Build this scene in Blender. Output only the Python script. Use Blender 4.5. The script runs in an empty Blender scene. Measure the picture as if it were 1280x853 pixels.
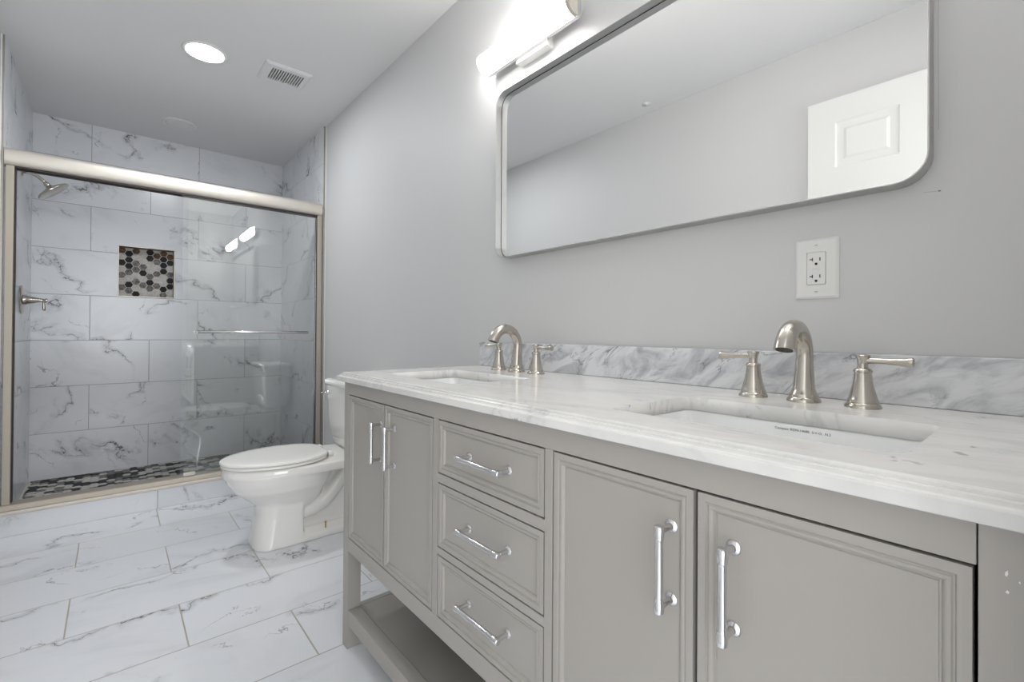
import bpy, bmesh, math, random
from mathutils import Vector, Matrix, noise
from mathutils.geometry import tessellate_polygon
random.seed(7)
PI = math.pi
S = bpy.context.scene
COL = S.collection

# ------------------------------------------------------------------ camera
cd = bpy.data.cameras.new('camera'); cam = bpy.data.objects.new('camera', cd); COL.objects.link(cam)
yaw, pitch, roll = .7052, .00633, .0067
f0 = Vector((math.sin(yaw), math.cos(yaw), 0)); r0 = Vector((math.cos(yaw), -math.sin(yaw), 0)); u0 = Vector((0, 0, 1))
f1 = f0*math.cos(pitch)+u0*math.sin(pitch); u1 = u0*math.cos(pitch)-f0*math.sin(pitch)
r2 = r0*math.cos(roll)+u1*math.sin(roll); u2 = u1*math.cos(roll)-r0*math.sin(roll)
m = Matrix((r2, u2, -f1)).transposed().to_4x4(); m.translation = Vector((0, 0, 1.0))
cam.matrix_world = m
cd.sensor_width = 36; cd.lens = 584.373/1280*36; cd.shift_y = -13.659/1280; cd.clip_start = .02
S.camera = cam

# ------------------------------------------------------------------ world (added ambient fill coming in by the doorway), exposure
w = bpy.data.worlds.new('world'); S.world = w; w.use_nodes = True
w.node_tree.nodes['Background'].inputs[0].default_value = (.97, .98, 1, 1)
w.node_tree.nodes['Background'].inputs[1].default_value = 2.2
S.view_settings.view_transform = 'Standard'; S.view_settings.look = 'None'
S.view_settings.exposure = 0.04; S.view_settings.gamma = 1; S.view_settings.use_curve_mapping = False
S.cycles.use_denoising = True
S.cycles.max_bounces = 14; S.cycles.diffuse_bounces = 8; S.cycles.glossy_bounces = 8; S.cycles.transparent_max_bounces = 24
S.cycles.sample_clamp_indirect = 6
TUBE_POWER = 37.0      # vanity lamps
DISC_POWER = 165.0      # recessed lamps

# added fill lamp, unseen beyond the open doorway, to brighten the shower end
ld = bpy.data.lights.new('doorway_fill', 'AREA'); ld.shape = 'RECTANGLE'; ld.size = 1.8; ld.size_y = 1.6; ld.energy = 58; ld.color = (.97, .98, 1)
lo = bpy.data.objects.new('doorway_fill', ld); COL.objects.link(lo); lo.location = (.1, -2.9, 1.35); lo.rotation_euler = (math.radians(90), 0, 0)

# ------------------------------------------------------------------ materials
def srgb(r, g, b):
    f = lambda c: (c/255/12.92) if c/255 <= .04045 else ((c/255+.055)/1.055)**2.4
    return (f(r), f(g), f(b), 1)

class NT:
    def __init__(s, name):
        s.m = bpy.data.materials.new(name); s.m.use_nodes = True
        s.t = s.m.node_tree; s.b = s.t.nodes['Principled BSDF']; s.o = s.t.nodes['Material Output']
    def n(s, typ, **kw):
        x = s.t.nodes.new(typ)
        for k, v in kw.items(): setattr(x, k, v)
        return x
    def put(s, sock, v):
        if v is None: return
        if hasattr(v, 'is_linked') or isinstance(v, bpy.types.NodeSocket): s.t.links.new(v, sock)
        else: sock.default_value = v
    def math(s, op, a, b=None, c=None, clamp=False):
        x = s.n('ShaderNodeMath', operation=op, use_clamp=clamp)
        s.put(x.inputs[0], a); s.put(x.inputs[1], b); s.put(x.inputs[2], c)
        return x.outputs[0]
    def xyz(s, x, y, z=0.0):
        c = s.n('ShaderNodeCombineXYZ'); s.put(c.inputs[0], x); s.put(c.inputs[1], y); s.put(c.inputs[2], z); return c.outputs[0]
    def sep(s, v):
        c = s.n('ShaderNodeSeparateXYZ'); s.put(c.inputs[0], v); return c.outputs
    def obj(s): return s.n('ShaderNodeTexCoord').outputs['Object']
    def noise(s, v, scale, detail=4, rough=.55, dist=0.0):
        x = s.n('ShaderNodeTexNoise'); s.put(x.inputs['Vector'], v)
        x.inputs['Scale'].default_value = scale; x.inputs['Detail'].default_value = detail
        x.inputs['Roughness'].default_value = rough; x.inputs['Distortion'].default_value = dist
        return x.outputs['Fac']
    def ramp(s, v, lo, hi, a=0.0, b=1.0):
        x = s.n('ShaderNodeMapRange', interpolation_type='SMOOTHSTEP')
        s.put(x.inputs['Value'], v)
        x.inputs['From Min'].default_value = lo; x.inputs['From Max'].default_value = hi
        x.inputs['To Min'].default_value = a; x.inputs['To Max'].default_value = b
        return x.outputs[0]
    def mix(s, f, a, b):
        x = s.n('ShaderNodeMix', data_type='RGBA')
        s.put(x.inputs[0], f); s.put(x.inputs[6], a); s.put(x.inputs[7], b)
        return x.outputs[2]
    def vm(s, op, a, b=None):
        x = s.n('ShaderNodeVectorMath', operation=op); s.put(x.inputs[0], a); s.put(x.inputs[1], b); return x.outputs[0]
    def rot(s, v, ang, scale=(1, 1, 1)):
        x = s.n('ShaderNodeMapping'); s.put(x.inputs['Vector'], v)
        x.inputs['Rotation'].default_value = ang if isinstance(ang, tuple) else (0, 0, ang)
        x.inputs['Scale'].default_value = scale
        return x.outputs[0]
    def bump(s, h, strength=.3, dist=.001):
        x = s.n('ShaderNodeBump'); x.inputs['Strength'].default_value = strength; x.inputs['Distance'].default_value = dist
        s.put(x.inputs['Height'], h); s.t.links.new(x.outputs[0], s.b.inputs['Normal'])

def plain(name, col, rough=.5, metal=0.0, spec=.5, coat=0.0, var=.0, vscale=6):
    n = NT(name)
    n.b.inputs['Roughness'].default_value = rough; n.b.inputs['Metallic'].default_value = metal
    n.b.inputs['Specular IOR Level'].default_value = spec; n.b.inputs['Coat Weight'].default_value = coat
    if var:
        f = n.noise(n.obj(), vscale, 3)
        d = tuple(c*(1-var) for c in col[:3])+(1,)
        n.put(n.b.inputs['Base Color'], n.mix(f, d, col))
    else: n.b.inputs['Base Color'].default_value = col
    return n.m

def vein_layer(n, p, scale, width, stretch, ang):
    """thin broken mineral veins: zero crossings of a warped noise"""
    q = n.rot(p, ang); q = n.vm('MULTIPLY', q, (1.0, stretch, 1.0))
    f = n.noise(q, scale, 5, .62, .9)
    d = n.math('ABSOLUTE', n.math('SUBTRACT', f, .5))
    thin = n.ramp(d, 0.0, width, 1, 0)
    return thin

def tile_mat(name, ua, va, pu, pv, u_even, u_odd, v0, base, vein, grout, g=.003, rough=.24, vs=1.0, amount=1.3, ang=.6):
    n = NT(name); o = n.sep(n.obj()); idx = dict(X=0, Y=1, Z=2); u, v = o[idx[ua]], o[idx[va]]
    vv = n.math('DIVIDE', n.math('SUBTRACT', v, v0), pv)
    row = n.math('FLOOR', vv); par = n.math('FLOORED_MODULO', row, 2.0)
    off = n.math('ADD', u_even, n.math('MULTIPLY', par, u_odd-u_even))
    uu = n.math('DIVIDE', n.math('SUBTRACT', u, off), pu); colm = n.math('FLOOR', uu)
    def edge(t, size):
        fr = n.math('MULTIPLY', n.math('FRACT', t), size)
        return n.math('MINIMUM', fr, n.math('SUBTRACT', size, fr))
    e = n.math('MINIMUM', edge(uu, pu), edge(vv, pv))
    gm = n.ramp(e, g*.35, g*.75, 1, 0)
    wn = n.n('ShaderNodeTexWhiteNoise', noise_dimensions='3D'); n.put(wn.inputs['Vector'], n.xyz(row, colm, pu*7.3))
    rnd = wn.outputs['Color']; rs = n.sep(rnd)
    flip = n.math('SUBTRACT', n.math('MULTIPLY', n.math('GREATER_THAN', rs[0], .72), 2.0), 1.0)
    p = n.xyz(u, n.math('MULTIPLY', v, flip), 0.0)
    p = n.vm('ADD', p, n.vm('MULTIPLY', rnd, (23.0, 31.0, 17.0)))
    def streak(q, freq, amp, nscale, w):
        o_ = n.sep(q); t_ = n.math('ADD', n.math('MULTIPLY', o_[1], freq), n.math('MULTIPLY', n.noise(q, nscale, 6, .6, .3), amp))
        return n.math('ABSOLUTE', n.math('SUBTRACT', n.math('FRACT', t_), .5))
    q1 = n.rot(p, -ang); q2 = n.vm('ADD', n.rot(p, -ang*1.9), (5.3, 2.7, 4.0))
    d1 = streak(q1, 2.3*vs, 2.6, 1.9*vs, 0); d2 = streak(q2, 3.4*vs, 2.2, 2.6*vs, 0)
    wv = n.ramp(n.noise(p, 9*vs, 3), .3, .75, .004, .030)
    v1 = n.math('SUBTRACT', 1.0, n.math('DIVIDE', d1, wv), clamp=True); v2 = n.math('SUBTRACT', 1.0, n.math('DIVIDE', d2, wv), clamp=True)
    m1 = n.ramp(n.noise(p, 3.4*vs, 3), .40, .58); m2 = n.ramp(n.noise(n.vm('ADD', p, (3, 9, 1)), 4.0*vs, 3), .49, .60)
    halo = n.math('MULTIPLY', n.ramp(d1, 0, .12, .24, 0), m1)
    cloud = n.ramp(n.noise(n.vm('MULTIPLY', q1, (1.0, 1.7, 1.0)), 2.4*vs, 4, .6, .5), .5, .8, 0, .16)
    a = n.math('ADD', n.math('MULTIPLY', v1, n.math('ADD', n.math('MULTIPLY', m1, .62), .05)), n.math('MULTIPLY', n.math('MULTIPLY', v2, m2), .55))
    a = n.math('ADD', a, n.math('ADD', halo, cloud))
    a = n.math('MULTIPLY', a, amount, clamp=True)
    c = n.mix(a, base, vein)
    tone = n.math('MULTIPLY', rs[1], .05)
    c = n.mix(tone, c, srgb(120, 122, 126))
    c = n.mix(gm, c, grout)
    n.put(n.b.inputs['Base Color'], c)
    n.put(n.b.inputs['Roughness'], n.math('ADD', rough, n.math('MULTIPLY', gm, .5)))
    n.bump(n.math('SUBTRACT', 1.0, gm), .5, .0012)
    return n.m

def stone_mat(name, base, vein, ang, stretch, scale, cloud_amt, vein_amt, spots=0.0, rough=.14, plane='XYZ'):
    n = NT(name); p = n.obj()
    if plane == 'YZ':
        o = n.sep(p); p = n.xyz(o[1], o[2], o[0])
    q = n.vm('MULTIPLY', n.rot(p, ang), (1.0, stretch, 1.0))
    cl = n.ramp(n.noise(q, scale, 7, .62, 1.2), .40, .72)
    v = n.ramp(n.math('ABSOLUTE', n.math('SUBTRACT', n.noise(q, scale*.8, 6, .6, 1.6), .5)), 0, .025, 1, 0)
    v = n.math('MULTIPLY', v, n.ramp(n.noise(p, scale*1.2, 2), .45, .65))
    a = n.math('ADD', n.math('MULTIPLY', cl, cloud_amt), n.math('MULTIPLY', v, vein_amt))
    if spots:
        sp = n.ramp(n.noise(p, 34, 3, .6, .3), .60, .70)
        sp = n.math('MULTIPLY', sp, n.ramp(n.noise(p, 5.5, 2), .54, .66))
        a = n.math('ADD', a, n.math('MULTIPLY', sp, spots))
    a = n.math('MINIMUM', a, 1.0)
    n.put(n.b.inputs['Base Color'], n.mix(a, base, vein))
    n.b.inputs['Roughness'].default_value = rough
    return n.m

M = {}
M['wall'] = None
def wall_paint():
    n = NT('wall_paint'); o = n.sep(n.obj())
    f = n.noise(n.obj(), 2.0, 3)
    c = n.mix(f, srgb(204, 204, 204), srgb(208, 208, 208))
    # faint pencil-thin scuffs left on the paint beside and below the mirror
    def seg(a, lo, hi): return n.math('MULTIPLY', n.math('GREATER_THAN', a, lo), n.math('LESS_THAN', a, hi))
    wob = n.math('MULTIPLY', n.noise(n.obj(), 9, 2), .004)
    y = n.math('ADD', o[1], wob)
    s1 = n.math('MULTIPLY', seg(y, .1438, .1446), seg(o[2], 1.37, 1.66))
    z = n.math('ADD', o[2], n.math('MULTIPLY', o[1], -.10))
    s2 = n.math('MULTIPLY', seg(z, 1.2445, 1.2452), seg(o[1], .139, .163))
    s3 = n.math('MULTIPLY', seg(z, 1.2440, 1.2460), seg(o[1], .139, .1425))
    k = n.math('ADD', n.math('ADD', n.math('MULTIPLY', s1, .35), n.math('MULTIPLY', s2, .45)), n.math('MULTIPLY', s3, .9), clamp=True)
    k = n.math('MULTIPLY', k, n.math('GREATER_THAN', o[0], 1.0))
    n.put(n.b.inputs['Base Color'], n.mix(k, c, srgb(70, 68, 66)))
    n.b.inputs['Roughness'].default_value = .55
    n.bump(n.noise(n.obj(), 260, 2), .08, .0006)
    return n.m
M['wall'] = wall_paint()
M['ceil'] = plain('ceiling_paint', srgb(226, 226, 226), .8, var=.03, vscale=1.5)
M['white'] = plain('white_trim_paint', srgb(228, 228, 226), .35)
M['door'] = plain('white_door_paint', srgb(226, 226, 223), .6)
WV = srgb(104, 106, 112); WB = srgb(222, 224, 227); GR = srgb(150, 150, 150)
M['tile_back'] = tile_mat('shower_tile_back', 'X', 'Z', .63, .3125, .20, -.13, -.007, WB, WV, GR)
M['tile_side'] = tile_mat('shower_tile_side', 'Y', 'Z', .63, .3125, 3.78, 4.09, -.007, WB, WV, GR)
M['tile_curb'] = tile_mat('curb_tile', 'X', 'Z', .607, .5, .195, .195, -.3, WB, WV, srgb(158, 158, 158), amount=.9)
M['floor'] = tile_mat('floor_tile', 'X', 'Y', .607, .30, .19, -.115, -.01, srgb(228, 230, 234), srgb(118, 120, 126), srgb(176, 170, 160), g=.0042, rough=.2, amount=1.25, ang=.28)
M['top'] = stone_mat('carrara_top', srgb(224, 223, 220), srgb(152, 154, 158), 1.45, 2.6, 3.2, .26, .24, spots=.9)
M['splash'] = stone_mat('carrara_splash', srgb(223, 224, 227), srgb(128, 132, 140), .62, 2.4, 7.5, .62, .75, plane='YZ')
M['cab'] = plain('greige_cabinet_paint', srgb(168, 164, 158), .42, var=.03, vscale=3)
M['cab_in'] = plain('cabinet_interior', srgb(60, 57, 54), .7)
M['chrome'] = plain('chrome', (.70, .70, .71, 1), .16, 1)
M['nickel'] = plain('brushed_nickel', (.58, .545, .49, 1), .24, 1, var=.12, vscale=40)
M['frame'] = plain('satin_nickel_frame', (.72, .68, .62, 1), .62, 1, var=.05, vscale=20)
M['sill'] = plain('satin_nickel_sill', (.50, .455, .39, 1), .6, 1)
M['trimmetal'] = plain('tile_edge_metal', (.42, .40, .36, 1), .4, 1)
M['rubber'] = plain('dark_seal', srgb(48, 38, 36), .6)
M['porc'] = plain('porcelain', srgb(236, 235, 231), .08, coat=.4)
M['seat'] = plain('toilet_seat_plastic', srgb(236, 235, 231), .18)
M['basin'] = plain('basin_porcelain', srgb(230, 231, 231), .1, coat=.3)
M['plastic'] = plain('white_plastic', srgb(226, 226, 224), .35)
M['dark'] = plain('dark_slot', srgb(26, 24, 24), .6)
M['red'] = plain('reddish_slot', srgb(96, 40, 36), .6)
M['brass'] = plain('brass_bolt', (.50, .36, .14, 1), .3, 1)
M['silver'] = plain('mirror_frame_silver', (.54, .54, .53, 1), .42, 1)
M['mirror'] = plain('mirror_glass', (.90, .905, .905, 1), .0, 1)
M['vent'] = plain('vent_plastic', srgb(222, 222, 222), .45)
M['vent_in'] = plain('vent_inside', srgb(58, 46, 38), .7)
M['ink'] = plain('printed_ink', srgb(90, 88, 88), .6)
def emit(name, col, s):
    n = NT(name); n.b.inputs['Base Color'].default_value = (.8, .8, .8, 1)
    n.b.inputs['Emission Color'].default_value = col; n.b.inputs['Emission Strength'].default_value = s
    return n.m
M['tube'] = emit('lit_diffuser', (1, .975, .94, 1), TUBE_POWER)
M['disc'] = emit('lit_disc', (.93, .965, 1, 1), DISC_POWER)
def glass():
    n = NT('shower_glass')
    tr = n.n('ShaderNodeBsdfTransparent'); tr.inputs[0].default_value = (.988, .993, .991, 1)
    gl = n.n('ShaderNodeBsdfGlossy'); gl.inputs['Roughness'].default_value = 0.0; gl.inputs[0].default_value = (1, 1, 1, 1)
    fr = n.n('ShaderNodeFresnel'); fr.inputs['IOR'].default_value = 1.62
    mx = n.n('ShaderNodeMixShader'); n.put(mx.inputs[0], fr.outputs[0])
    n.put(mx.inputs[1], tr.outputs[0]); n.put(mx.inputs[2], gl.outputs[0]); n.put(n.o.inputs[0], mx.outputs[0])
    return n.m
M['glass'] = glass()
# mosaic colours
M['m_grout'] = plain('mosaic_grout', srgb(205, 201, 194), .7)
M['m_black'] = plain('mosaic_black', srgb(24, 24, 26), .5, spec=.25)
def marb(name, a, b, sc):
    n = NT(name); f = n.ramp(n.noise(n.obj(), sc, 5, .65, 1.0), .35, .65)
    n.put(n.b.inputs['Base Color'], n.mix(f, a, b)); n.b.inputs['Roughness'].default_value = .5; n.b.inputs['Specular IOR Level'].default_value = .25; return n.m
M['m_grey'] = marb('mosaic_grey_marble', srgb(150, 146, 142), srgb(66, 62, 62), 90)
M['m_white'] = marb('mosaic_white_marble', srgb(214, 211, 206), srgb(184, 181, 177), 60)
M['m_brown'] = marb('mosaic_brown_marble', srgb(60, 44, 34), srgb(120, 92, 64), 90)

# ------------------------------------------------------------------ mesh helpers
class MB:
    def __init__(s): s.v = []; s.f = []; s.mi = []; s.sm = []
    def add(s, vs, fs, mi=0, smooth=False):
        b = len(s.v); s.v += [tuple(v) for v in vs]
        for f in fs: s.f.append([b+i for i in f]); s.mi.append(mi); s.sm.append(smooth)
    def box(s, x0, x1, y0, y1, z0, z1, mi=0):
        v = [(x, y, z) for x in (x0, x1) for y in (y0, y1) for z in (z0, z1)]
        s.add(v, [(0, 1, 3, 2), (4, 6, 7, 5), (0, 4, 5, 1), (2, 3, 7, 6), (0, 2, 6, 4), (1, 5, 7, 3)], mi)
    def rings(s, rs, cap0=True, cap1=True, mi=0, smooth=True, closed=True):
        n = len(rs[0]); v = [p for r in rs for p in r]; f = []
        for i in range(len(rs)-1):
            for j in range(n if closed else n-1):
                k = (j+1) % n; f.append((i*n+j, i*n+k, (i+1)*n+k, (i+1)*n+j))
        s.add(v, f, mi, smooth)
        b = len(s.v)-len(v)
        if cap0: s.f.append([b+j for j in range(n)][::-1]); s.mi.append(mi); s.sm.append(False)
        if cap1: s.f.append([b+(len(rs)-1)*n+j for j in range(n)]); s.mi.append(mi); s.sm.append(False)
    def lathe(s, prof, c=(0, 0, 0), axis='Z', seg=32, mi=0, dirn=1):
        """prof: (radius, height)"""
        rs = []
        for r, h in prof:
            ring = []
            for j in range(seg):
                a = 2*PI*j/seg; p, q = r*math.cos(a), r*math.sin(a); h2 = h*dirn
                if axis == 'Z': ring.append((c[0]+p, c[1]+q, c[2]+h2))
                elif axis == 'X': ring.append((c[0]+h2, c[1]+p, c[2]+q))
                else: ring.append((c[0]+p, c[1]+h2, c[2]+q))
            rs.append(ring)
        s.rings(rs, True, True, mi)
    def tube(s, path, rad, seg=16, mi=0, up=(0, 1, 0), squash=1.0, caps=True):
        """path: points; rad: number or list; circle ring per point"""
        n = len(path); P = [Vector(p) for p in path]; rs = []
        R = rad if isinstance(rad, (list, tuple)) else [rad]*n
        for i in range(n):
            t = (P[min(i+1, n-1)]-P[max(i-1, 0)]).normalized()
            a = Vector(up); a = (a-t*a.dot(t)).normalized(); b = t.cross(a)
            r = R[i]
            rs.append([P[i]+a*(r*math.cos(2*PI*j/seg))+b*(r*squash*math.sin(2*PI*j/seg)) for j in range(seg)])
        s.rings(rs, caps, caps, mi)
    def build(s, name, mats, parent=None, bevel=0, bseg=2, fix=True, autosmooth=None):
        me = bpy.data.meshes.new(name); me.from_pydata(s.v, [], s.f)
        if not isinstance(mats, (list, tuple)): mats = [mats]
        for m_ in mats: me.materials.append(m_)
        for p, mi, sm in zip(me.polygons, s.mi, s.sm): p.material_index = mi; p.use_smooth = sm
        if fix:
            bm = bmesh.new(); bm.from_mesh(me)
            bmesh.ops.recalc_face_normals(bm, faces=bm.faces); bm.to_mesh(me); bm.free()
        if autosmooth is not None:
            bm = bmesh.new(); bm.from_mesh(me)
            for e in bm.edges:
                if len(e.link_faces) == 2 and e.calc_face_angle(0) > autosmooth: e.smooth = False
            for f in bm.faces: f.smooth = True
            bm.to_mesh(me); bm.free()
        o = bpy.data.objects.new(name, me); COL.objects.link(o)
        if parent: 
            o.parent = parent; o.matrix_parent_inverse = Matrix.Translation(-parent.location)
        if bevel:
            b = o.modifiers.new('bevel', 'BEVEL'); b.width = bevel; b.segments = bseg; b.limit_method = 'ANGLE'; b.angle_limit = math.radians(40)
            b.harden_normals = True
            for p in me.polygons: p.use_smooth = True
        return o

def struct(o, label=None):
    o['kind'] = 'structure'
    if label: o['label'] = label
    return o
def thing(name, label, cat, loc, group=None):
    o = bpy.data.objects.new(name, None); COL.objects.link(o); o.location = loc; o.empty_display_size = .05
    o['label'] = label; o['category'] = cat
    if group: o['group'] = group
    return o
def tag(o, label, cat, group=None):
    o['label'] = label; o['category'] = cat
    if group: o['group'] = group
    return o
def box(name, mat, b, parent=None, bevel=0, bseg=2):
    mb = MB(); mb.box(*b); return mb.build(name, mat, parent, bevel, bseg)
def copy_tree(root, dloc, label=None):
    c = root.copy(); COL.objects.link(c); c.location = root.location+Vector(dloc)
    if label: c['label'] = label
    for ch in list(root.children):
        d = ch.copy(); COL.objects.link(d); d.parent = c; d.matrix_parent_inverse = ch.matrix_parent_inverse.copy()
        for g in ch.children:
            e = g.copy(); COL.objects.link(e); e.parent = d; e.matrix_parent_inverse = g.matrix_parent_inverse.copy()
    return c
def rrect(w, h, r, n=6):
    """rounded rectangle outline, centred, CCW, in 2D"""
    pts = []
    for cx, cy, a0 in ((w/2-r, h/2-r, 0), (-w/2+r, h/2-r, PI/2), (-w/2+r, -h/2+r, PI), (w/2-r, -h/2+r, 1.5*PI)):
        for i in range(n+1):
            a = a0+PI/2*i/n; pts.append((cx+r*math.cos(a), cy+r*math.sin(a)))
    return pts

XW = 1.12; XL = -.43; YB = 4.415; ZC = 2.44; YF = -.02; YT = 3.345
XT = 1.107; XLT = -.420          # faces of the shower tiling
# ------------------------------------------------------------------ room shell
struct(box('floor', M['floor'], (XL-.1, XW+.1, -1.6, 3.30, -.08, 0)))
struct(box('ceiling', M['ceil'], (XL-.1, XW+.1, YF-.12, YB+.25, ZC, ZC+.08)))
struct(box('wall_right', M['wall'], (XW, XW+.1, YF-.12, YB+.1, -.08, ZC)))
struct(box('wall_left', M['wall'], (XL-.1, XL, YF-.12, YB+.1, -.08, ZC)))
mb = MB(); DX0, DX1, DZ = -.385, .43, 2.14
mb.box(DX1, XW, YF-.12, YF, 0, ZC); mb.box(XL, DX0, YF-.12, YF, 0, ZC); mb.box(DX0, DX1, YF-.12, YF, DZ, ZC)
struct(mb.build('wall_front', M['wall']))
mb = MB()
# shower wall tiling
struct(box('wall_right', M['tile_side'], (XT, XW, YT, YB, -.06, ZC)))
struct(box('wall_left', M['tile_side'], (XL, XLT, YT, YB, -.06, ZC)))
NX0, NX1, NZ0, NZ1, ND = .015, .353, 1.244, 1.619, .09
mb = MB()
mb.box(XL, NX0, YB-.01, YB+.12, -.06, ZC); mb.box(NX1, XW, YB-.01, YB+.12, -.06, ZC)
mb.box(NX0, NX1, YB-.01, YB+.12, -.06, NZ0); mb.box(NX0, NX1, YB-.01, YB+.12, NZ1, ZC)
mb.box(NX0, NX1, YB+ND, YB+.12, NZ0, NZ1)
struct(mb.build('wall_back', M['tile_back']))
YBT = YB-.01
# metal corner strips where paint meets tile
struct(box('trim_1', M['trimmetal'], (XT-.002, XW, YT-.004, YT, .0, ZC), bevel=.001))
struct(box('trim_2', M['trimmetal'], (XL, XLT+.002, YT-.004, YT, .0, ZC), bevel=.001))
struct(box('trim_3', M['white'], (XW-.004, XW, YT-.016, YT-.004, 0, ZC), bevel=.001))
struct(box('trim_4', M['white'], (XL, XL+.004, YT-.016, YT-.004, 0, ZC), bevel=.001))

# hexagonal mosaics -------------------------------------------------
def hexpts(cx, cy, r): return [(cx+r*math.cos(PI/3*k), cy+r*math.sin(PI/3*k)) for k in range(6)]
def clip(poly, x0, x1, y0, y1):
    for ax, lim, sg in ((0, x0, 1), (0, x1, -1), (1, y0, 1), (1, y1, -1)):
        out = []
        for i in range(len(poly)):
            a, b = poly[i-1], poly[i]; da, db = (a[ax]-lim)*sg, (b[ax]-lim)*sg
            if (da >= 0) != (db >= 0):
                t = da/(da-db); out.append((a[0]+(b[0]-a[0])*t, a[1]+(b[1]-a[1])*t))
            if db >= 0: out.append(b)
        poly = out
        if len(poly) < 3: return []
    return poly
MOS = [M['m_grout'], M['m_black'], M['m_grey'], M['m_white'], M['m_brown']]
# niche mosaic: columns read from the photograph (B black, G grey, W white, N brown), top to bottom
cols = ['NWBWGWG', 'BBBGWBGW', 'NWGGWGWB', 'WWGBWGWW', 'BBWWGBGW', 'NGWGWGWW', 'NBBBWWBG', 'NBWGBBWW']
mb = MB(); pz, px = .0460, .0413; tk = .004
x0, x1, z0, z1 = NX0+.006, NX1-.006, NZ0+.006, NZ1-.006
mb.box(x0, x1, YB+ND-.006, YB+ND-.002, z0, z1, 0)
for ci, col in enumerate(cols):
    cx = NX0+.024+px*ci
    top = NZ1-.047-(0 if ci % 2 else -.0230)
    for k, ch in enumerate(col+'WGW'):
        h = clip(hexpts(cx, top-pz*k, .0243), x0, x1, z0, z1)
        if len(h) < 3: continue
        n_ = len(h); ya, yb = YB+ND-.006, YB+ND-.006-tk
        mi = {'B': 1, 'G': 2, 'W': 3, 'N': 4}[ch]
        mb.add([(p[0], yb, p[1]) for p in h]+[(p[0], ya, p[1]) for p in h], [list(range(n_))]+[(i, (i+1) % n_, n_+(i+1) % n_, n_+i) for i in range(n_)], mi)
niche = bpy.data.objects.new('wall_niche', None); COL.objects.link(niche); niche.location = ((NX0+NX1)/2, YB, NZ0)
struct(niche, 'square recessed niche lined with black, grey and white hexagon mosaic in shower back wall')
mb.build('mosaic_panel', MOS, niche)
mb = MB(); a = .008
for b in ((NX0, NX0+a, NZ0, NZ1), (NX1-a, NX1, NZ0, NZ1), (NX0+a, NX1-a, NZ0, NZ0+a), (NX0+a, NX1-a, NZ1-a, NZ1)):
    mb.box(b[0], b[1], YBT-.003, YB+.004, b[2], b[3])
mb.build('edge_trim', M['trimmetal'], niche, bevel=.001)
mb = MB(); a = .006
for b in ((NX0, NX0+a, NZ0, NZ1), (NX1-a, NX1, NZ0, NZ1), (NX0+a, NX1-a, NZ0, NZ0+a), (NX0+a, NX1-a, NZ1-a, NZ1)):
    mb.box(b[0], b[1], YB+.004, YB+ND, b[2], b[3])
mb.build('side_lining', marb('niche_side_stone', srgb(170, 166, 160), srgb(110, 104, 98), 30), niche)

# shower floor
rnd = random.Random(3)
mb = MB(); mb.box(XL, XW, 3.42, YBT, -.06, -.003, 0)
r_ = .0246; dx = .0413; dy = .0460
for i in range(int((XT-XLT)/dx)+2):
    for j in range(int((YBT-3.42)/dy)+2):
        h = clip(hexpts(XLT+i*dx, 3.42+j*dy+(dy/2 if i % 2 else 0), r_), XLT+.012, XT-.008, 3.425, YBT-.01)
        if len(h) < 3: continue
        n_ = len(h); mi = rnd.choices((1, 2, 3), (.34, .30, .36))[0]
        mb.add([(p[0], p[1], 0.001) for p in h]+[(p[0], p[1], -.003) for p in h], [list(range(n_))]+[(q, (q+1) % n_, n_+(q+1) % n_, n_+q) for q in range(n_)], mi)
struct(mb.build('floor', MOS))
# curb
struct(box('trim_5', M['tile_curb'], (XL, XW, 3.29, 3.42, 0, .116), bevel=.001))
struct(box('trim_6', M['frame'], (XL, XW, 3.283, 3.297, .104, .122), bevel=.005, bseg=4))

# doorway casing and the door leaf standing open against the left wall
mb = MB()
mb.box(DX1-.018, DX1, YF-.125, YF, 0, DZ); mb.box(DX0, DX0+.018, YF-.125, YF, 0, DZ); mb.box(DX0+.018, DX1-.018, YF-.125, YF, DZ-.018, DZ)
struct(mb.build('trim_7', M['white'], bevel=.002))
def panel_slab(name, mat, face_x, thick, y0, y1, z0, z1, panels, prof, parent=None, dirn=1):
    """slab in the YZ plane. face towards dirn*x; panels: rects; prof: (inset, depth) rings"""
    mb = MB(); X = lambda d: face_x-dirn*d
    outer = [(y0, z0), (y1, z0), (y1, z1), (y0, z1)]
    holes = [[(a, c), (b, c), (b, d), (a, d)] for a, b, c, d in panels]
    pl = [[Vector((p[0], p[1], 0)) for p in outer]]+[[Vector((p[0], p[1], 0)) for p in h] for h in holes]
    flat = [p for l in pl for p in l]
    tris = tessellate_polygon(pl)
    mb.add([(X(0), p.x, p.y) for p in flat], [tuple(t) for t in tris])
    mb.add([(X(0), *p) for p in outer]+[(X(thick), *p) for p in outer], [(0, 1, 5, 4), (1, 2, 6, 5), (2, 3, 7, 6), (3, 0, 4, 7), (4, 5, 6, 7)])
    for a, b, c, d in panels:
        rs = []
        for ins, dep in prof: rs.append([(X(dep), a+ins, c+ins), (X(dep), b-ins, c+ins), (X(dep), b-ins, d-ins), (X(dep), a+ins, d-ins)])
        mb.rings(rs, False, True, smooth=False)
    o = mb.build(name, mat, parent)
    bm = bmesh.new(); bm.from_mesh(o.data); bmesh.ops.remove_doubles(bm, verts=bm.verts, dist=1e-5)
    bmesh.ops.recalc_face_normals(bm, faces=bm.faces); bm.to_mesh(o.data); bm.free()
    return o
dy0, dy1, dtop = -.012, .806, 2.122
st = .113; pw = (dy1-dy0-3*st)/2
pn = []
for k in range(2):
    a = dy0+st+k*(pw+st)
    for c, d in ((dtop-.115-.215, dtop-.115), (1.03, 1.66), (.27, .86)): pn.append((a, a+pw, c, d))
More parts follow.
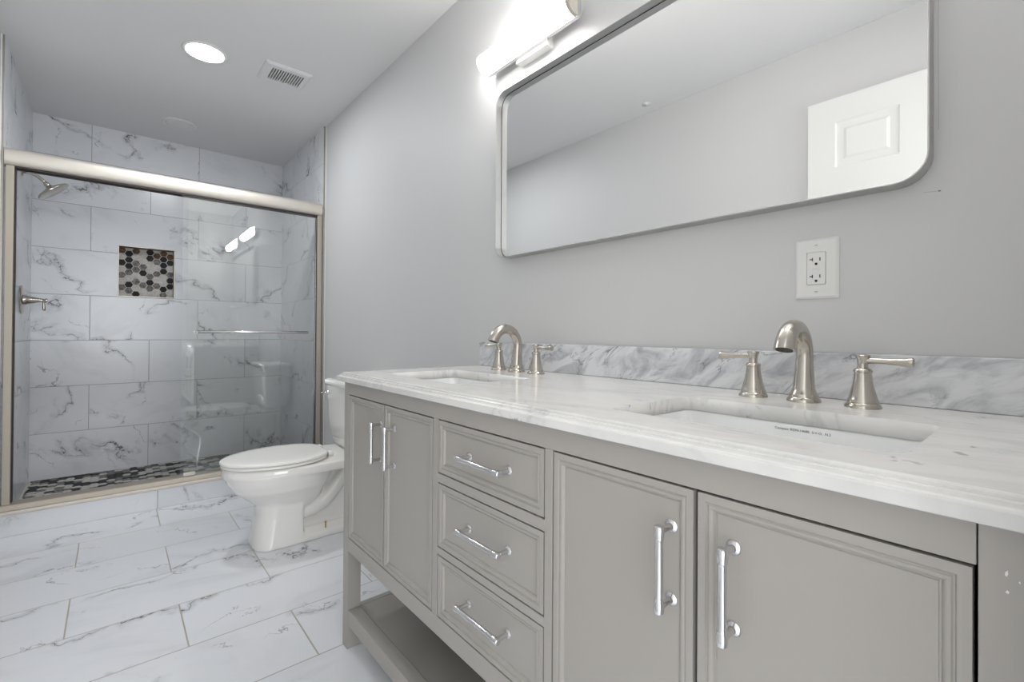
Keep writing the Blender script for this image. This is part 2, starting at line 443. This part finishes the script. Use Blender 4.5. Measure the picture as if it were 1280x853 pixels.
o = panel_slab('door_1', M['door'], -.380, .035, dy0, dy1, .012, dtop, pn, [(0, 0), (.006, .006), (.014, .007), (.034, .007), (.046, .001), (.05, .001)])
struct(o, 'white six panel door standing open against the left wall, seen in the mirror')
plate = MB(); plate.lathe([(0, 0), (.024, 0), (.026, .004), (.026, .0055), (0, .006)], (-.313, 1.68, ZC), 'Z', dirn=-1)
tag(plate.build('ceiling_cover_plate', M['ceil']), 'small round cover plate on the ceiling seen only in the mirror', 'cover plate')

# ------------------------------------------------------------------ recessed lamps and vent in the ceiling
def recessed(x, y, r, lit, label):
    t = thing('recessed_light', label, 'ceiling light', (x, y, ZC), 'recessed ceiling lights')
    mb = MB(); ri = r*.82
    mb.lathe([(ri, 0), (r, 0), (r+.001, .003), (r-.004, .007), (ri+.002, .006), (ri, .003)], (x, y, ZC), 'Z', 48, dirn=-1)
    # open ring: drop the caps
    mb.f = mb.f[:-2]; mb.mi = mb.mi[:-2]; mb.sm = mb.sm[:-2]
    mb.build('trim_ring', M['plastic'], t)
    mb = MB(); mb.lathe([(ri+.001, .0005), (ri+.001, .004), (ri*.7, .0055), (.001, .006)], (x, y, ZC), 'Z', 48, dirn=-1)
    mb.build('lens', M['disc'] if lit else M['plastic'], t)
    return t
recessed(.345, 2.865, .098, True, 'round recessed ceiling light, switched on, beside the vent')
recessed(.333, 3.975, .098, False, 'round recessed ceiling light, switched off, above the shower')
t = thing('exhaust_vent', 'white rectangular ceiling vent with dark slots', 'vent', (.716, 2.83, ZC))
mb = MB(); vx0, vx1, vy0, vy1 = .600, .836, 2.722, 2.936; gx0, gx1, gy0, gy1 = .640, .806, 2.762, 2.898
zb = ZC-.010
outer = [(vx0, vy0), (vx1, vy0), (vx1, vy1), (vx0, vy1)]; inner = [(gx0, gy0), (gx1, gy0), (gx1, gy1), (gx0, gy1)]
ins = lambda r, d: [(r[0][0]+d, r[0][1]+d), (r[1][0]-d, r[1][1]+d), (r[2][0]-d, r[2][1]-d), (r[3][0]+d, r[3][1]-d)]
rs = [[(*p, ZC) for p in outer], [(*p, ZC-.004) for p in outer], [(*p, zb-.002) for p in ins(outer, .012)], [(*p, zb-.002) for p in inner], [(*p, ZC-.001) for p in inner]]
mb.rings(rs, False, False, smooth=False); mb.build('frame', M['vent'], t)
box('duct', M['vent_in'], (gx0, gx1, gy0, gy1, ZC-.002, ZC-.0005), t)
mb = MB(); ns = 14
for k in range(ns):
    x = gx0+(gx1-gx0)*(k)/(ns-1); mb.box(x-.0024, x+.0024, gy0, gy1, zb-.0015, ZC-.0025)
mb.build('grille', M['vent'], t)

# ------------------------------------------------------------------ vanity lamps
def vanity_light(yc, label):
    t = thing('vanity_light', label, 'wall light', (XW, yc, 2.0), 'bar lights above the mirror')
    L = .457; xb, xf_, zc, hz = 1.088, 1.025, 2.014, .040
    # diffuser: D section
    def sec(y, k=1.0):
        pts = []
        for i in range(15):
            a = -PI/2+PI*i/14
            pts.append((xb-.018-(xb-.018-xf_)*k*math.cos(a), y, zc+hz*k*math.sin(a)))
        return pts
    mb = MB(); y0, y1 = yc-L/2, yc+L/2
    mb.rings([sec(y0+.012), sec(y1-.012)], True, True); mb.build('diffuser', M['tube'], t, autosmooth=.7)
    mb = MB(); mb.box(xb-.018, xb, y0, y1, zc-hz*.96, zc+hz*.96); mb.build('back_plate', M['chrome'], t, bevel=.001)
    for a, b in ((y0, y0+.012), (y1-.012, y1)):
        mb = MB(); mb.rings([sec(a, 1.02), sec(b, 1.02)], True, True); mb.build('end_cap', M['tube'] if a > yc else M['frame'], t, autosmooth=.7)
    mb = MB(); mb.box(xb, XW, yc-.078, yc+.078, 1.962, 2.045); mb.build('wall_mount', M['white'], t, bevel=.002)
    return t
vanity_light(1.187, 'lit white bar light on the wall above the left end of the mirror')
vanity_light(.325, 'lit white bar light on the wall above the right end of the mirror')

# ------------------------------------------------------------------ mirror
t = thing('wall_mirror', 'wide rounded rectangular mirror with deep silver metal frame above the vanity', 'mirror', (XW, .757, 1.275))
yc_, zc_ = .7575, 1.5815; W_, H_ = 1.218, .613
def rr(x, d, r=.05): return [(x, yc_+p[0], zc_+p[1]) for p in rrect(W_-2*d, H_-2*d, max(r-d, .003), 10)]
mb = MB()
mb.rings([rr(1.119, 0), rr(1.0775, 0), rr(1.077, .0005), rr(1.077, .0022), rr(1.0775, .0027), rr(1.1045, .0027), rr(1.1045, .0055), rr(1.1185, .0055)], True, False)
mb.build('frame', M['silver'], t, autosmooth=.6)
mb = MB(); mb.rings([rr(1.1036, .0027), rr(1.1030, .0027), rr(1.1030, .0044), rr(1.1040, .0044)], False, False); mb.build('gap', M['dark'], t)
mb = MB(); mb.rings([rr(1.1035, .0045), rr(1.1042, .0040), rr(1.116, .0040)], True, True); mb.build('mirror_glass', M['mirror'], t, autosmooth=.2)

# ------------------------------------------------------------------ outlet
t = thing('wall_outlet', 'white duplex safety outlet plate on the wall below the mirror', 'outlet', (XW, .331, 1.14))
mb = MB(); oy, oz = .331, 1.139
def orr(x, w_, h_, r): return [(x, oy+p[0], oz+p[1]) for p in rrect(w_, h_, r, 4)]
mb.rings([orr(XW, .079, .125, .003), orr(XW-.003, .079, .125, .003), orr(XW-.0062, .070, .116, .003), orr(XW-.0062, .0355, .0690, .001), orr(XW-.004, .0355, .0690, .001)], True, True)
mb.build('cover_plate', M['plastic'], t, autosmooth=.35)
mb = MB(); mb.rings([orr(XW-.004, .0335, .0668, .001), orr(XW-.0072, .0335, .0668, .001), orr(XW-.0078, .0325, .0658, .001)], True, True)
rec = mb.build('receptacle', M['plastic'], t, autosmooth=.5)
for zz, mi in ((1.158, 1), (1.1225, 0)):
    mb = MB()
    # left blade slot is the T-shaped 20 A one (left in view = larger y)
    xs0, xs1 = XW-.0083, XW-.0076
    mb.box(xs0, xs1, oy+.0058, oy+.0074, zz-.0035, zz+.0035, mi); mb.box(xs0, xs1, oy+.0074, oy+.0120, zz-.0009, zz+.0009, mi)
    mb.box(xs0, xs1, oy-.0080, oy-.0062, zz-.0033, zz+.0033, 0)
    mb.lathe([(.0005, 0), (.0026, 0), (.0026, .0007), (.0005, .0007)], (XW-.0083, oy-.0002, zz-.0095), 'X', 16)
    mb.build('slot', [M['dark'], M['red']], t)
mb = MB(); mb.box(XW-.0090, XW-.0076, oy-.006, oy+.006, 1.1395, 1.1425); mb.box(XW-.0090, XW-.0076, oy-.006, oy+.006, 1.1335, 1.1365); mb.build('test_button', M['plastic'], t, bevel=.0003)
for dz in (.0485, -.0485):
    mb = MB(); mb.lathe([(.0005, 0), (.0032, 0), (.0034, .0006), (.0030, .0012), (.0005, .0013)], (XW-.0062, oy, oz+dz), 'X', 16, dirn=-1)
    mb.box(XW-.0077, XW-.00745, oy-.0026, oy+.0026, oz+dz-.0004, oz+dz+.0004, 1)
    mb.build('screw', [M['plastic'], M['ink']], t)

# ------------------------------------------------------------------ vanity cabinet
XF = .567; Y0, Y1 = .010, 1.495; ZT = .8455; XBK = 1.10
van = thing('vanity_cabinet', 'long greige double vanity cabinet with inset doors, three drawers and open bottom shelf', 'cabinet', (.84, .75, 0))
for (a, b, c, d) in ((XF, .610, 1.457, Y1), (XF, .610, Y0, .0465), (XBK-.04, XBK, 1.457, Y1), (XBK-.04, XBK, Y0, .0465)):
    box('leg', M['cab'], (a, b, c, d, 0, ZT), van, bevel=.0012)
mb = MB(); D = XF+.022
mb.box(XF, D, .0474, 1.457, .8025, ZT)        # top rail
mb.box(XF, D, .0480, 1.457, .309, .3515)      # bottom rail
mb.box(XF, D, .926, .9465, .3515, .8025); mb.box(XF, D, .5585, .5765, .3515, .8025)
mb.box(XF, D, .5765, .926, .6585, .6785); mb.box(XF, D, .5765, .926, .4945, .5105)
mb.build('face_frame', M['cab'], van, bevel=.0009)
for a, b in ((1.470, 1.488), (Y0+.007, Y0+.025)): box('side_panel', M['cab'], (.61, XBK-.04, a, b, .309, ZT), van, bevel=.001)
box('back_panel', M['cab'], (XBK-.012, XBK, .0465, 1.457, .309, ZT-.12), van)
box('bottom_panel', M['cab_in'], (D, XBK-.012, .0465, 1.457, .312, .328), van)
for a, b in ((.925, .945), (.56, .576)): box('divider_panel', M['cab_in'], (D+.012, XBK-.05, a, b, .33, .72), van)
mb = MB()
mb.box(XF+.003, XF+.040, .0465, 1.457, .074, .1235); mb.box(.61, XBK-.04, 1.462, 1.482, .078, .121); mb.box(.61, XBK-.04, Y0+.01, Y0+.03, .078, .121)
mb.box(XBK-.03, XBK-.008, .0465, 1.457, .078, .121)
mb.build('shelf_frame', M['cab'], van, bevel=.0015)
box('shelf', plain('shelf_paint', srgb(160, 157, 151), .22), (XF+.0415, XBK-.031, .032, 1.4605, .100, .1205), van, bevel=.001)
# inset fronts: applied ogee bead round a flat panel
PROF = [(0, 0), (.0100, 0), (.0112, .0024), (.0124, .0024), (.0140, .0010), (.0165, .0010), (.0190, .0030), (.0205, .0066), (.0222, .0068), (.0226, .0060), (.0240, .0060)]
def front(name, y0, y1, z0, z1):
    g = .0030
    mb = MB(); X = XF+.0006; y0 += g; y1 -= g; z0 += g; z1 -= g
    rs = [[(X+.018, y0, z0), (X+.018, y1, z0), (X+.018, y1, z1), (X+.018, y0, z1)]]
    for ins_, dep in PROF:
        i = ins_; rs.append([(X+dep, y0+i, z0+i), (X+dep, y1-i, z0+i), (X+dep, y1-i, z1-i), (X+dep, y0+i, z1-i)])
    mb.rings(rs, True, True, smooth=False)
    return mb.build(name, M['cab'], van, bevel=.0004, bseg=1)
def pull(parent, yc, zc, cc, vertical):
    """bar pull: rosettes, posts and a bar with collared ends"""
    mb = MB(); off = .030; xs = XF+.0066
    ax = 'Z' if vertical else 'Y'
    for s_ in (-1, 1):
        c = (xs, yc+(0 if vertical else s_*cc/2), zc+(s_*cc/2 if vertical else 0))
        mb.lathe([(.0005, 0), (.0088, 0), (.0092, .0012), (.0078, .0028), (.0048, .0042), (.0042, .012), (.0048, off)], c, 'X', 24, dirn=-1)
    c = (xs-off, yc, zc); h = cc/2
    mb.lathe([(.0005, -h-.0085), (.0050, -h-.0082), (.0064, -h-.007), (.0070, -h-.003), (.0068, -h+.004), (.0060, -h+.008), (.0062, -h+.0092), (.0058, -h+.0098), (.0053, -h+.012),
              (.0053, h-.012), (.0058, h-.0098), (.0062, h-.0092), (.0060, h-.008), (.0068, h-.004), (.0070, h+.003), (.0064, h+.007), (.0050, h+.0082), (.0005, h+.0085)], c, ax, 24)
    o = mb.build('handle', M['chrome'], parent, autosmooth=.6)
    return o
for y0, y1, hy in ((1.2065, 1.457, 1.236), (.9465, 1.2065, 1.153), (.303, .5585, .340), (.0468, .303, .257)):
    d = front('door', y0, y1, .3515, .8025)
    pull(d, hy, .693, .098, True)
for z0, z1, hz in ((.6785, .8025, .7385), (.5105, .6585, .587), (.3515, .4945, .4295)):
    d = front('drawer', .5765, .926, z0, z1)
    pull(d, .744, hz, .128, False)
# two small chips in the paint of the right leg
mb = MB()
for (cy, cz, pts) in ((.0295, .800, ((0, 0), (.0018, .002), (.0012, .006), (-.001, .009), (-.0016, .004))), (.0285, .786, ((0, 0), (.003, .0015), (.001, .005), (-.001, .003))), (.0215, .797, ((0, 0), (.002, .001), (.001, .004)))):
    n_ = len(pts); mb.add([(XF-.0002, cy+p[0]*.6, cz+p[1]*.6) for p in pts]+[(XF+.0005, cy+p[0]*.6, cz+p[1]*.6) for p in pts], [list(range(n_))]+[(i, (i+1) % n_, n_+(i+1) % n_, n_+i) for i in range(n_)])
mb.build('paint_chip', M['white'], van)

# ------------------------------------------------------------------ countertop, backsplash, sinks
SINKS = ((1.165, 'left'), (.305, 'right')); SX0, SX1, SHW = .645, .900, .196; ZK = .872; CX0 = .543; CY0, CY1 = -.004, 1.503
def ctr_outline(d): return [(CX0+d, CY0), (XW-.001, CY0), (XW-.001, CY1-d), (CX0+d, CY1-d)]
def hole(yc, z, g=0.0, r=.017): return [( (SX0+SX1)/2+p[0], yc+p[1], z) for p in rrect(SX1-SX0+2*g, 2*SHW+2*g, r+g, 8)]
mb = MB()
prof = [(0.0008, ZT), (0, ZT+.001), (0, .8590), (.0007, .8602), (.0020, .8606), (.0030, .8606), (.0046, .8610), (.0066, .8622), (.0080, .8642), (.0086, .8662), (.0092, .8668), (.0128, .8668), (.0136, .8676), (.0142, .8700), (.0152, .8714), (.0175, ZK)]
mb.rings([[(*p, z) for p in ctr_outline(d)] for d, z in prof], False, False, smooth=False)
for zz, d, in ((ZK, .0175), (ZT, .0008)):
    loops = [[Vector((*p, zz)) for p in ctr_outline(d)]]+[[Vector(p) for p in hole(yc, zz)] for yc, _ in SINKS]
    flat = [p for l in loops for p in l]
    mb.add(flat, [tuple(t_) for t_ in tessellate_polygon(loops)])
for yc, _ in SINKS:
    mb.rings([hole(yc, ZK), hole(yc, ZT)], False, False, smooth=True)
ct = mb.build('countertop', M['top'], None, fix=False)
bm = bmesh.new(); bm.from_mesh(ct.data); bmesh.ops.remove_doubles(bm, verts=bm.verts, dist=1e-5); bmesh.ops.recalc_face_normals(bm, faces=bm.faces); bm.to_mesh(ct.data); bm.free()
tag(ct, 'white marble countertop with stepped ogee edge on the vanity cabinet', 'countertop')
bs = box('backsplash', M['splash'], (1.100, XW-.0005, CY0, 1.492, ZK, .9645), bevel=.0025)
tag(bs, 'grey veined marble backsplash strip standing along the wall behind the faucets', 'backsplash')
for yc, side in SINKS:
    s = thing('sink', 'white rectangular undermount sink under the %s faucet' % ('far' if side == 'left' else 'near') + (', maker\'s print on its back wall' if side == 'right' else ''), 'sink', ((SX0+SX1)/2, yc, .71), 'undermount sinks in the countertop')
    mb = MB(); rs = []
    for g, z, r in ((.022, ZT-.0005, .03), (.002, ZT-.0005, .022), (.000, .842, .025), (-.004, .80, .03), (-.010, .755, .04), (-.022, .732, .05), (-.045, .724, .05), (-.075, .720, .045)):
        rs.append([((SX0+SX1)/2+p[0], yc+p[1], z) for p in rrect(SX1-SX0+2*g, 2*SHW+2*g, min(r, .5*(SX1-SX0+2*g)-.001), 8)])
    out = [[((SX0+SX1)/2+(p[0]-(SX0+SX1)/2)*1.05, yc+(p[1]-yc)*1.03, p[2]-.008) for p in r] for r in rs[::-1]]
    mb.rings(rs+out[:-1], False, False); n_ = len(rs[0]); 
    mb.f.append([len(rs)*n_-n_+j for j in range(n_)]); mb.mi.append(0); mb.sm.append(True)
    mb.build('basin', M['basin'], s, autosmooth=1.0)
    mb = MB(); mb.lathe([(.0005, .004), (.014, .004), (.016, .003), (.018, .001), (.021, .0018), (.023, .0005)], ((SX0+SX1)/2, yc, .7195), 'Z', 32); mb.build('drain', M['nickel'], s)
    if side == 'right':
        cu = bpy.data.curves.new('print', 'FONT'); cu.body = 'Compass  RON-1468R  S-V-O.  N.2'; cu.size = .0058; cu.align_x = 'CENTER'; cu.extrude = .00008
        ob = bpy.data.objects.new('printed_line', cu); COL.objects.link(ob); ob.data.materials.append(M['ink'])
        Mx = Matrix(((0, 0, -1, .8982), (-1, 0, 0, .288), (0, 1, 0, .8335), (0, 0, 0, 1)))
        dg = bpy.context.evaluated_depsgraph_get(); dg.update(); me = bpy.data.meshes.new_from_object(ob.evaluated_get(dg)); bpy.data.objects.remove(ob)
        me.transform(Mx); o = bpy.data.objects.new('printed_line', me); COL.objects.link(o); o.parent = s; o.matrix_parent_inverse = Matrix.Translation(-s.location)
        o['label'] = 'small line of grey print on the sink back wall'

# ------------------------------------------------------------------ faucets
def faucet(yc, label):
    x = 1.014; z = ZK
    t = thing('faucet', label, 'faucet', (x, yc, z), 'widespread brushed nickel faucets')
    mb = MB()
    mb.lathe([(.0005, 0), (.029, 0), (.029, .003), (.0262, .008), (.0248, .009), (.0248, .0135), (.0225, .0165), (.0195, .024)], (x, yc, z), 'Z', 40)
    path = []; rad = []; sq = []
    for i in range(9):
        k = i/8; path.append((x+.004*k, yc, z+.020+.066*k)); rad.append(.0197-.0050*k**.7)
    cx, cz, R = x+.004-.052, z+.088, .052
    for i in range(1, 19):
        a = PI*.90*i/18; path.append((cx+R*math.cos(a)*(1.0), yc, cz+R*1.02*math.sin(a))); rad.append(.0147+.0028*(i/18)**2)
    lx, _, lz = path[-1]; dirx, dirz = -math.sin(PI*.90), math.cos(PI*.90)
    for k, r in ((.002, .0176), (.004, .0179)):
        path.append((lx+dirx*k, yc, lz+dirz*k)); rad.append(r)
    mb.tube(path, rad, 24)
    mb.build('spout', M['nickel'], t, autosmooth=.9)
    P = Vector(path[-1]); d_ = Vector((dirx, 0, dirz))
    mb = MB(); mb.tube([P+d_*.0001, P+d_*.0006], [.0140, .0140], 24); mb.build('aerator', M['dark'], t)
    for s_ in (-1, 1):
        y = yc+s_*.0935
        mb = MB()
        mb.lathe([(.0005, 0), (.0275, 0), (.0275, .0025), (.0248, .0075), (.0236, .0085), (.0236, .0125), (.0218, .0155), (.0190, .026), (.0160, .038), (.0140, .050), (.0130, .060), (.0132, .0625),
                  (.0142, .0632), (.0142, .0660), (.0125, .0685), (.0085, .0700), (.0078, .0730), (.0082, .0800), (.0092, .0860), (.0112, .0895), (.0114, .0925), (.0100, .0938), (.0005, .0945)], (x, y, z), 'Z', 32)
        h = mb.build('handle', M['nickel'], t, autosmooth=.7)
        mb = MB(); zl = z+.0835
        mb.tube([(x, y+s_*.004, zl), (x, y+s_*.014, zl), (x, y+s_*.03, zl-.0003), (x, y+s_*.05, zl-.0008), (x, y+s_*.062, zl-.001), (x, y+s_*.068, zl-.001), (x, y+s_*.0695, zl-.001), (x, y+s_*.070, zl-.001)],
                [.0062, .0052, .0050, .0060, .0078, .0088, .0082, .0066], 20, up=(0, 0, 1))
        l = mb.build('lever', M['nickel'], h, autosmooth=.8)
    return t
faucet(1.167, 'brushed nickel two handle faucet behind the far left sink')
faucet(.322, 'brushed nickel two handle faucet behind the near right sink')

# ------------------------------------------------------------------ toilet
TY = 2.44
toi = thing('toilet', 'white two piece toilet with closed lid between vanity and shower', 'toilet', (.75, TY, 0))
def egg(x0, x1, hw, z, n=40, k=2.3, back=None, kb=3.2):
    """horizontal section: rounded front at x0, squarer back at x1"""
    pts = []; xm = x0+(x1-x0)*.52
    for j in range(n):
        a = 2*PI*j/n; c, s_ = math.cos(a), math.sin(a)
        kk = k if c < 0 else kb
        sx = abs(c)**(2/kk)*(1 if c > 0 else -1); sy = abs(s_)**(2/kk)*(1 if s_ > 0 else -1)
        pts.append((xm+sx*((x1-xm) if c > 0 else (xm-x0)), TY+hw*sy, z))
    return pts
mb = MB()
# front pedestal column
mb.rings([egg(.488, .700, .118, 0.0, k=3.2, kb=12), egg(.488, .700, .118, .012, k=3.2, kb=12), egg(.496, .700, .113, .06, k=3.0, kb=12), egg(.508, .700, .108, .14, k=2.8, kb=12), egg(.505, .700, .112, .20, k=2.7, kb=12), egg(.480, .705, .128, .25, k=2.5, kb=8), egg(.46, .70, .13, .30)])
# bowl
mb.rings([egg(.56, .76, .085, .150), egg(.505, .785, .110, .19), egg(.455, .805, .135, .235), egg(.415, .820, .158, .27), egg(.390, .835, .172, .31), egg(.379, .86, .180, .345), egg(.375, .88, .184, .352)])
# rim slab running back to the tank deck
mb.rings([egg(.378, 1.06, .180, .335, k=2.2, kb=7), egg(.372, 1.065, .186, .342, k=2.2, kb=7), egg(.372, 1.065, .186, .372, k=2.2, kb=7), egg(.380, 1.06, .180, .380, k=2.2, kb=7)])
# rear web
mb.rings([egg(.66, 1.04, .050, 0, k=6, kb=6), egg(.66, 1.04, .048, .18, k=6, kb=6), egg(.66, 1.05, .055, .34, k=6, kb=6)])
# base flange
mb.rings([egg(.60, 1.055, .118, 0, k=6, kb=4), egg(.60, 1.055, .118, .022, k=6, kb=4), egg(.61, 1.045, .108, .034, k=6, kb=4), egg(.62, 1.04, .075, .055, k=6, kb=4)])
# trapway bulging out on both sides
for s_ in (-1, 1):
    pth = [(.66, .138), (.70, .132), (.75, .138), (.80, .160), (.84, .200), (.88, .250), (.92, .298), (.955, .315), (.985, .29), (1.0, .22), (1.005, .14), (1.01, .05)]
    mb.tube([(a, TY+s_*.056, b) for a, b in pth], [.038]*12, 16)
bw = mb.build('bowl', M['porc'], toi)
rm = bw.modifiers.new('remesh', 'REMESH'); rm.mode = 'VOXEL'; rm.voxel_size = .0055; rm.use_smooth_shade = True
sm = bw.modifiers.new('smooth', 'SMOOTH'); sm.factor = .6; sm.iterations = 7
# seat and lid (elongated)
def seat_ring(x0, x1, hw, z, d=0.0, n=56):
    pts = []; xm = x1-.17
    for j in range(n):
        a = 2*PI*j/n; c, s_ = math.cos(a), math.sin(a)
        if c < 0: sx = -abs(c)**(2/2.05)*(xm-x0-d); sy = math.copysign(abs(s_)**(2/2.05), s_)*(hw-d); X = xm+sx
        else:
            sx = abs(c)**(2/5.0)*(x1-xm-d); q = sx/(x1-xm); sy = math.copysign(abs(s_)**(2/5.0), s_)*(hw-d)*(1-.34*q**1.6); X = xm+sx
        pts.append((X, TY+sy, z))
    return pts
mb = MB(); mb.rings([seat_ring(.368, .812, .183, .3835, .004), seat_ring(.368, .812, .183, .386), seat_ring(.368, .812, .183, .394), seat_ring(.368, .812, .183, .3965, .003)]); mb.build('seat', M['seat'], toi, autosmooth=.9)
mb = MB(); mb.rings([seat_ring(.364, .816, .186, .399, .004), seat_ring(.364, .816, .186, .4015), seat_ring(.364, .816, .186, .408), seat_ring(.364, .816, .186, .4115, .004), seat_ring(.364, .816, .186, .4135, .014), seat_ring(.364, .816, .186, .4150, .05), seat_ring(.364, .816, .186, .4155, .11)]); mb.build('lid', M['seat'], toi, autosmooth=.9)
for s_ in (-1, 1):
    mb = MB(); mb.lathe([(.0005, -.022), (.010, -.022), (.012, -.020), (.012, .020), (.010, .022), (.0005, .022)], (.826, TY+s_*.072, .397), 'Y', 20); mb.box(.816, .84, TY+s_*.072-.016, TY+s_*.072+.016, .380, .394)
    mb.build('hinge', M['seat'], toi)
# tank
def tsec(x0, x1, hw, z, r=.035): return [((x0+x1)/2+p[0], TY+p[1], z) for p in rrect(x1-x0, 2*hw, r, 6)]
mb = MB(); mb.rings([tsec(.935, 1.085, .165, .383, .05), tsec(.925, 1.09, .195, .40, .05), tsec(.917, 1.095, .212, .44, .045), tsec(.911, 1.10, .222, .52), tsec(.906, 1.10, .230, .66), tsec(.905, 1.10, .232, .706)]); mb.build('tank', M['porc'], toi, autosmooth=1.0)
mb = MB(); mb.rings([tsec(.897, 1.105, .238, .708), tsec(.893, 1.108, .243, .713), tsec(.893, 1.108, .243, .728), tsec(.897, 1.105, .239, .738), tsec(.910, 1.10, .226, .744)]); mb.build('tank_lid', M['porc'], toi, autosmooth=.9)
mb = MB(); hy = TY+.185
mb.lathe([(.0005, 0), (.013, 0), (.013, .006), (.009, .010), (.008, .016), (.0005, .017)], (.907, hy, .665), 'X', 20, dirn=-1)
mb.tube([(.895, hy-.004, .665), (.889, hy+.02, .664), (.888, hy+.045, .660), (.889, hy+.066, .656)], [.006, .0065, .0065, .005], 12, up=(1, 0, 0))
fl = mb.build('flush_lever', M['chrome'], toi)
mb = MB(); mb.lathe([(.0005, 0), (.011, 0), (.009, .004), (.0045, .006), (.0035, .008), (.0035, .034), (.0055, .035), (.0055, .040), (.0005, .041)], (.80, TY-.098, .030), 'Z', 16); mb.build('floor_bolt', M['brass'], toi)
mb = MB(); mb.lathe([(.0005, 0), (.011, 0), (.009, .004), (.0045, .006), (.0035, .008), (.0035, .034), (.0055, .035), (.0055, .040), (.0005, .041)], (.80, TY+.098, .030), 'Z', 16); mb.build('floor_bolt', M['brass'], toi)

# ------------------------------------------------------------------ sliding shower door
sd = thing('sliding_shower_door', 'framed sliding glass shower door, both panes slid right, satin nickel header and towel bar', 'shower door', (.34, 3.36, .116))
XA, XB = XLT+.006, XT-.012
mb = MB()
def hsec(x):
    prof_ = [(3.385, 1.805), (3.340, 1.805), (3.330, 1.811), (3.322, 1.828), (3.320, 1.850), (3.323, 1.872), (3.333, 1.888), (3.350, 1.893), (3.385, 1.893)]
    return [(x, a, b) for a, b in prof_]
mb.rings([hsec(XA), hsec(XB)], True, True); mb.build('header', M['frame'], sd, autosmooth=.75)
for a, b in ((XA+.004, XA+.034), (XB-.030, XB)):
    mb = MB(); mb.box(a, b, 3.330, 3.385, .122, 1.806); j = mb.build('side_jamb', M['sill'], sd, bevel=.003, bseg=3)
mb = MB(); mb.box(XA+.034, XA+.039, 3.345, 3.375, .15, 1.80); mb.box(XB-.035, XB-.030, 3.345, 3.375, .15, 1.80); mb.build('door_seal', M['rubber'], sd)
mb = MB(); mb.box(XA, XB, 3.3645, 3.380, 1.795, 1.805); mb.box(XA, XB, 3.335, 3.352, 1.7985, 1.805); mb.build('roller_track', M['rubber'], sd)
mb = MB(); P_ = [(3.312, .116), (3.312, .124), (3.322, .142), (3.330, .146), (3.395, .146), (3.400, .140), (3.400, .116)]
mb.rings([[(XA, a, b) for a, b in P_], [(XB, a, b) for a, b in P_]], True, True); mb.build('sill', M['sill'], sd, autosmooth=.6)
box('door_guide', M['frame'], (.315, .375, 3.325, 3.345, .146, .166), sd, bevel=.003)
g1 = box('glass_panel', M['glass'], (.302, XB-.037, 3.340, 3.346, .148, 1.80), sd)
g2 = box('glass_panel', M['glass'], (.330, XB-.037, 3.366, 3.372, .148, 1.80), sd)
mb = MB(); mb.tube([(.372, 3.300, .995), (1.0, 3.300, .995)], .0085, 16, up=(0, 0, 1))
for x in (.385, .987):
    mb.lathe([(.0005, 0), (.009, 0), (.009, .003), (.005, .005), (.005, .040)], (x, 3.340, .995), 'Y', 16, dirn=-1)
tb = mb.build('towel_bar', plain('polished_nickel', (.88, .87, .85, 1), .22, 1), g1); tb['label'] = 'slim satin nickel towel bar across the outer pane'

# ------------------------------------------------------------------ shower head and valve on the left tiled wall
sh = thing('rain_shower', 'brushed nickel rain shower head on a curved arm high on the left shower wall', 'shower head', (XLT, 3.93, 1.92))
mb = MB(); hy, hz = 3.93, 1.925
mb.lathe([(.0005, 0), (.030, 0), (.030, .004), (.022, .010), (.011, .013), (.0005, .014)], (XLT, hy, hz), 'X', 28); mb.build('escutcheon', M['nickel'], sh)
pa = [(XLT+.004, hy, hz), (XLT+.028, hy, hz-.001), (XLT+.050, hy, hz-.007), (XLT+.072, hy, hz-.020), (XLT+.090, hy, hz-.036), (XLT+.103, hy, hz-.050)]
mb = MB(); mb.tube(pa, .0095, 16); mb.build('shower_arm', M['nickel'], sh)
mb = MB(); R_ = Matrix.Rotation(math.radians(-40), 4, 'Y')
mb.lathe([(.0005, .018), (.012, .018), (.015, .010), (.013, 0), (.020, -.008), (.036, -.015), (.062, -.023), (.080, -.030), (.084, -.036), (.083, -.041), (.078, -.043), (.0005, -.044)], (0, 0, 0), 'Z', 44)
mb.v = [tuple(R_ @ Vector(v)+Vector((XLT+.112, hy, hz-.062))) for v in mb.v]; mb.build('spray_head', M['nickel'], sh, autosmooth=.7)
sv = thing('shower_valve', 'brushed nickel shower valve with round plate and lever on the left shower wall', 'shower valve', (XLT, 4.0, 1.175))
vy, vz = 3.98, 1.178
mb = MB(); mb.lathe([(.0005, 0), (.083, 0), (.084, .003), (.078, .007), (.060, .010), (.0005, .011)], (XLT, vy, vz), 'X', 48); mb.build('escutcheon', M['nickel'], sv, autosmooth=.8)
mb = MB(); mb.lathe([(.0005, 0), (.030, 0), (.030, .012), (.026, .018), (.022, .030), (.017, .050), (.013, .066), (.010, .078), (.010, .092), (.013, .095), (.012, .102), (.0005, .104)], (XLT+.009, vy, vz), 'X', 28); hb = mb.build('valve_stem', M['nickel'], sv, autosmooth=.8)
mb = MB(); mb.tube([(XLT+.096, vy, vz+.002), (XLT+.096, vy, vz-.02), (XLT+.097, vy, vz-.05), (XLT+.097, vy, vz-.062)], [.0075, .006, .0078, .0068], 16); lv = mb.build('lever', M['nickel'], hb)
